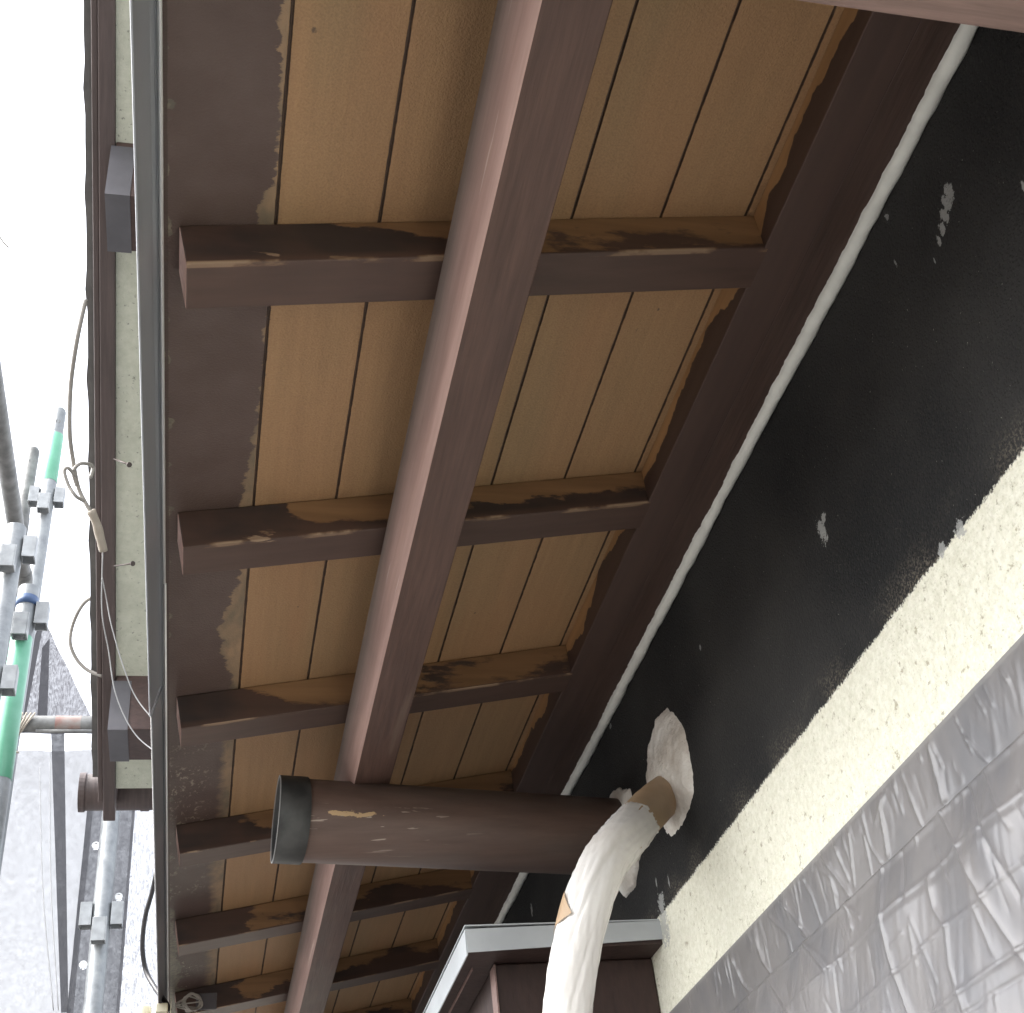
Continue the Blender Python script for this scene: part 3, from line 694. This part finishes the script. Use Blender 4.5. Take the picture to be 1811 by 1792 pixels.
def post(label, x, y, ztop, clamps, r=.0243, green=None, m=None, faces='LRF', spigot=.0, holes=True):
    t_ = thing('scaffold_post', label, 'scaffold post', (x, y, -4.8), 'scaffold posts beside the house')
    bm = bmesh.new(); tube(bm, [(x, y, -4.8), (x, y, ztop - spigot)], r, 28)
    if spigot:
        rs = tube(bm, [(x, y, ztop - spigot - .01), (x, y, ztop - .012)], r * .90, 28, caps=False)
        rt = [bm.verts.new((x + (v.co.x - x) * .8, y + (v.co.y - y) * .8, ztop)) for v in rs[-1]]
        for j in range(28): bm.faces.new((rs[-1][j], rs[-1][(j + 1) % 28], rt[(j + 1) % 28], rt[j]))
        bm.faces.new(rt)
    obj('tube', bm, m or M_GALV, t_, smooth=True, bevel=.001)
    if spigot and holes:
        bm = bmesh.new(); zz = ztop - .07
        d = Vector((0 - x, 0 - y, 0)).normalized()
        ring_tube(bm, Vector((x, y, zz)) + d * (r * .86 - .002), Vector((x, y, zz)) + d * (r * .86 + .0008), .008, .0045, 16); obj('pin_hole', bm, M_GALVD, t_)
    if green:
        bm = bmesh.new(); tube(bm, [(x, y, green[0]), (x, y, green[1])], r + .0008, 28); obj('green_band', bm, M_GREEN, t_, smooth=True, bevel=.0005)
    for z in clamps: coupler(t_, x, y, z, r, m, faces)
    return t_
post('galvanised post rising in front of the lower net, between two dark hems', -.252, 3.45, 2.35, [1.325, -.2], faces='LRF')
pA = post('post with a glossy green band and blue marked clamp beside the net', -.447, 2.7775, 1.90, [1.82], green=(1.38, 1.755), faces='RF')
bm = bmesh.new(); tube(bm, [(-.447, 2.7775, 1.845), (-.447, 2.7775, 1.87)], .0262, 24); obj('blue_tape', bm, M_BLUE, pA, smooth=True)
post('grey post at the far left edge with clamps at the elbow of the pole', -.4796, 2.662, 2.0, [1.935, 1.57], m=M_GALV, faces='RF')
post('short topped pale post with a round pin hole, left of the green sleeved one', -.6285, 3.5637, 3.02, [], spigot=.30, m=M_GALVD)
post('tallest post with a mint green sleeve below its open tip', -.545, 3.46, 3.115, [2.73], spigot=.115, green=(2.79, 2.995))
PX_ = -.516
sp = thing('scaffold_pole', 'dark weathered pole slanting down at the left edge to the posts', 'scaffold pole', (-.497, 2.2, 2.15))
bm = bmesh.new(); tube(bm, [(PX_, .2, 2.15), (PX_, 3.16, 2.15)], .0215, 24); obj('tube', bm, M_GALVD, sp, smooth=True, bevel=.001)
bm = bmesh.new(); tube(bm, [(PX_, 3.06, 2.15), (PX_, 3.10, 2.15)], .0235, 24); obj('sleeve', bm, M_GALVD, sp, smooth=True)
hp = thing('scaffold_pole', 'level pole with a rusty red patch, lashed beside the green post', 'scaffold pole', (-.4, 3.43, 1.875))
bm = bmesh.new(); tube(bm, [(-.545, 3.43, 1.880), (-.20, 3.43, 1.880)], .0243, 28); obj('tube', bm, M_GALVD, hp, smooth=True, bevel=.001)
bm = bmesh.new(); tube(bm, [(-.425, 3.43, 1.880), (-.355, 3.43, 1.880)], .0247, 28, caps=False); obj('red_patch', bm, M_RED, hp, smooth=True)
bm = bmesh.new(); tube(bm, [(-.475, 3.420, 1.853), (-.25, 3.420, 1.853)], .006, 12); obj('dangling_tape', bm, M_GALVD, hp, smooth=True)
for k in range(5):
    a_ = k * .011
    wire('lashing', [(-.525 + a_, 3.40, 1.90), (-.528 + a_ * .6, 3.398, 1.86), (-.535, 3.39 + a_, 1.81), (-.53 + a_ * .4, 3.41, 1.78)], .003, M_MASKT, hp)

# unseen scaffold deck added below the camera: shades the eave from the ground light straight below
bm = bmesh.new()
for k in range(4):
    x_ = -.40 + k * .255
    box(bm, x_, x_ + .24, -2.4, 7.5, -1.60, -1.585); box(bm, x_, x_ + .004, -2.4, 7.5, -1.64, -1.6005); box(bm, x_ + .236, x_ + .24, -2.4, 7.5, -1.64, -1.6005)
tag(obj('shading_deck', bm, M_DECK), 'unseen dull steel scaffold deck added to shade the eave from below', None, kind='structure')
# nets
def sheet(name, pts, nx, nz, m, amp, freq, seed, parent=None, holes=()):
    """bilinear patch, gently billowed; pts = (x,z) corners tl,tr,br,bl with y"""
    bm = bmesh.new(); g_ = []
    for i in range(nz + 1):
        v = i / nz; row = []
        for j in range(nx + 1):
            u = j / nx
            p = Vector(pts[0]) * (1 - u) * (1 - v) + Vector(pts[1]) * u * (1 - v) + Vector(pts[2]) * u * v + Vector(pts[3]) * (1 - u) * v
            p.y += amp * fn(p.x * freq, p.z * freq * .6, seed) + amp * .3 * fn(p.x * freq * 4, p.z * freq * 2, seed)
            row.append(bm.verts.new(p))
        g_.append(row)
    for i in range(nz):
        for j in range(nx):
            c_ = (g_[i][j].co + g_[i + 1][j + 1].co) / 2
            if any(math.hypot(c_.x - hx, c_.z - hz) < hr for hx, hz, hr in holes): continue
            bm.faces.new((g_[i][j], g_[i][j + 1], g_[i + 1][j + 1], g_[i + 1][j]))
    o = obj(name, bm, m, parent, smooth=True); return o
nb = thing('scaffold_net', 'bright white mesh sheet hanging below the level pole', 'scaffold net', (-.7, 3.6, -1), 'mesh sheets on the scaffold')
sheet('mesh', [(-1.6, 3.60, 1.865), (-.310, 3.56, 1.865), (-.302, 3.56, -3), (-1.6, 3.6, -3)], 90, 160, M_NETW, .02, 5, 1, nb)
sheet('hem', [(-.325, 3.535, 1.75), (-.262, 3.535, 1.75), (-.262, 3.535, -3), (-.305, 3.535, -3)], 24, 1600, M_HEM, .006, 22, 4, nb, [(-.2905, 1.553, .0085), (-.2925, 1.222, .0085)])
sheet('fold_band', [(-.4385, 3.45, 1.87), (-.402, 3.45, 1.87), (-.317, 3.52, 1.10), (-.335, 3.52, 1.10)], 8, 160, M_HEM, .004, 15, 6, nb)
nc = thing('scaffold_net', 'rippled grey mesh strip between the lower post and the flashing', 'scaffold net', (-.14, 3.52, -1), 'mesh sheets on the scaffold')
sheet('mesh', [(-.200, 3.52, 1.75), (-.088, 3.50, 1.75), (-.088, 3.50, -3), (-.200, 3.52, -3)], 40, 300, M_NETM, .02, 12, 3, nc)
sheet('hem', [(-.245, 3.505, 1.75), (-.192, 3.505, 1.75), (-.184, 3.505, -3), (-.245, 3.505, -3)], 20, 1600, M_HEM, .004, 12, 8, nc, [(-.2155, 1.392, .0085)])
nd = thing('scaffold_net', 'dark peaked mesh against the sky above the level pole', 'scaffold net', (-.5, 3.9, 2), 'mesh sheets on the scaffold')
bm = bmesh.new(); g_ = []
for i in range(39):
    z = 2.56 - i * .012
    xr = -.578 + (2.567 - z) / (2.567 - 2.151) * .21 + .004 * fn(z * 20, 0, 1)
    row = []
    for j in range(41):
        u = j / 40; x = -.80 * (1 - u) + xr * u; row.append(bm.verts.new((x, 3.9 + .02 * fn(x * 9, z * 7, 2), z)))
    g_.append(row)
for i in range(38):
    for j in range(40): bm.faces.new((g_[i][j], g_[i][j + 1], g_[i + 1][j + 1], g_[i + 1][j]))
obj('mesh', bm, M_NETD, nd, smooth=True)
sheet('hem', [(-.578, 3.88, 2.52), (-.560, 3.88, 2.54), (-.578, 3.88, 2.10), (-.608, 3.88, 2.10)], 6, 120, M_HEM, .004, 14, 2, nd)
sheet('seam', [(-.556, 3.885, 2.42), (-.536, 3.885, 2.46), (-.505, 3.885, 2.10), (-.538, 3.885, 2.10)], 6, 120, M_HEM, .004, 14, 5, nd)
def eyelet(x, z, par, y=3.525):
    bm = bmesh.new(); ring_tube(bm, Vector((x, y, z)), Vector((x, y - .003, z)), .0105, .0065, 24); obj('eyelet', bm, M_LIP, par)
eyelet(-.2905, 1.553, nb); eyelet(-.2925, 1.222, nb); eyelet(-.2155, 1.392, nc, 3.495)
for i, (a_, b_) in enumerate((((-.4545, 3.44, 1.75), (-.352, 3.50, 1.10)), ((-.432, 3.44, 1.80), (-.340, 3.50, 1.10)))):
    tag(wire('rope', [a_, tuple((Vector(a_) + Vector(b_)) / 2 + Vector((-.006, 0, -.02))), b_], .0013, M_WIRE), ['thin line crossing the bright white mesh, left of the other', 'thin line beside the dark fold of the white mesh'][i], 'rope', 'thin lines in front of the white mesh')

# ------------------------------------------------------------------ cables on the verge, screws, tape
CB1 = [(-.2480, 1.6730, 1.7769), (-.2596, 1.7202, 1.7215), (-.2731, 1.8115, 1.6958), (-.2751, 1.8877, 1.6512), (-.2718, 1.9511, 1.6370), (-.2610, 2.0087, 1.6084), (-.2374, 2.0320, 1.5722), (-.2203, 2.0610, 1.5471), (-.2139, 2.0996, 1.5287)]
ca = thing('bundled_cable', 'grey cable looped and taped to the barge board edge against the sky', 'cable', CB1[0])
wire('cable', CB1, .0042, M_CABLE, ca)
wire('loop', [(-.2400, 1.9910, 1.6230), (-.2383, 1.9854, 1.6466), (-.2571, 1.9550, 1.6267), (-.2692, 1.9672, 1.6151), (-.2640, 1.9950, 1.6060)], .0036, M_CABLE, ca)
wire('loop', [(-.2650, 1.9780, 1.6130), (-.2778, 1.9507, 1.6113), (-.2838, 1.9570, 1.6062), (-.2744, 1.9715, 1.5844), (-.2604, 1.9800, 1.5674), (-.2500, 2.0150, 1.5840)], .0034, M_CABLE, ca)
bm = bmesh.new(); tube(bm, smooth_path([(-.2360, 2.026, 1.571), (-.222, 2.055, 1.548), (-.2125, 2.094, 1.526)], 8), .009, 12, rf=lambda i, a, p: .0085 + .002 * fn(a, i * .3, 2)); obj('masking_tape', bm, M_MASKT, ca, smooth=True)
tag(wire('cable_loop', [(-.232, 2.350, 1.600), (-.2660, 2.366, 1.588), (-.2933, 2.4511, 1.5932), (-.2992, 2.4791, 1.5601), (-.2846, 2.4984, 1.53), (-.2594, 2.5093, 1.5077), (-.228, 2.51, 1.494)], .0042, M_CABLE), 'grey cable loop bowing out from the barge board against white sky', 'cable')
tag(wire('thin_wire', [(-.2139, 2.0996, 1.5287), (-.2163, 2.2317, 1.4790), (-.2041, 2.3227, 1.4435), (-.1849, 2.3766, 1.3693), (-.1425, 2.4180, 1.3019), (-.075, 2.4, 1.235)], .0012, M_WIRE), 'thin wire curving from the taped cable down to the flashing', 'wire', 'thin wires under the verge')
tag(wire('thin_wire', [(-.2139, 2.15, 1.5), (-.2138, 2.2563, 1.5301), (-.1993, 2.2928, 1.4791), (-.1704, 2.3410, 1.4079), (-.1406, 2.3747, 1.3559), (-.078, 2.36, 1.27)], .0012, M_WIRE), 'second thin wire nearer the cream plaster, ending higher on the flashing', 'wire', 'thin wires under the verge')
def screw(a, b, lab):
    t_ = thing('screw', lab, 'screw', a, 'screws sticking out of the barge board'); A_, B_ = Vector(a), Vector(b); d = (B_ - A_).normalized()
    bm = bmesh.new(); tube(bm, [A_, B_], .0019, 8); obj('shank', bm, M_SCREW, t_, smooth=True)
    bm = bmesh.new(); tube(bm, [B_ - d * .001, B_ + d * .0012], .0052, 12); obj('head', bm, M_SCREW, t_)
screw((-.2005, 1.990, 1.672), (-.1675, 1.943, 1.620), 'upper slanted rusty screw, above the plaster stain')
screw((-.2005, 2.222, 1.582), (-.1605, 2.160, 1.545), 'lower level rusty screw in front of the cream plaster')
tag(wire('loose_wire', [(-.66, 2.05, 2.75), (-.60, 2.07, 2.60), (-.545, 2.11, 2.49), (-.525, 2.133, 2.453), (-.505, 2.144, 2.432)], .002, M_CABLE), 'short loose wire end hanging into the sky at the left edge', 'wire')

# black cable, connector and coil at the bottom
tag(wire('black_cable', [(-.092, 2.96, 1.262), (-.102, 2.976, 1.247), (-.112, 3.012, 1.206), (-.124, 3.048, 1.166), (-.128, 3.09, 1.115), (-.118, 3.125, 1.067), (-.092, 3.09, 1.011), (-.068, 3.03, .962), (-.056, 3.02, .938)], .0058, M_BLACKC), 'black cable sagging in a bow from the flashing to the ivory connector', 'cable')
cn = thing('wall_connector', 'ivory plastic connector at the bottom end of the black cable', 'connector', (-.07, 3.0, .935))
bm = bmesh.new(); box(bm, -.086, -.060, 2.985, 3.03, .925, .945); obj('housing', bm, M_IVORY, cn, bevel=.002)
bm = bmesh.new(); tube(bm, [(-.112, 3.03, .925), (-.112, 3.03, .95)], .0165, 20); obj('round_cap', bm, M_IVORY, cn, smooth=True, bevel=.002)
bm = bmesh.new(); tube(bm, [(-.054, 2.985, .936), (-.0525, 2.985, .936)], .014, 16); bmesh.ops.scale(bm, vec=(1, 1, 1.3), verts=bm.verts, space=Matrix.Translation((.053, -2.985, -.936))); obj('side_flange', bm, M_IVORY, cn)
cc = thing('cable_coil', 'untidy coil of thin grey cable hung by a metal plate under the eave', 'cable coil', (-.01, 3.02, .94))
rg = random.Random(3)
for k in range(7):
    pts = [(-.045, 3.005 + rg.uniform(-.006, .006), .942 + rg.uniform(-.004, .006))]
    a0_ = rg.uniform(0, 6)
    for s in range(7):
        a_ = a0_ + s * .9; pts.append((-.008 + .018 * math.cos(a_) + rg.uniform(-.004, .004), 3.0 + .012 * math.sin(a_ * 1.3), .947 + .016 * math.sin(a_) + rg.uniform(-.003, .003)))
    wire('strand', pts, .0016, M_CABLE, cc)
bm = bmesh.new(); box(bm, .0, .046, 3.015, 3.018, .935, .972); obj('metal_plate', bm, M_SLATE, cc, bevel=.004)
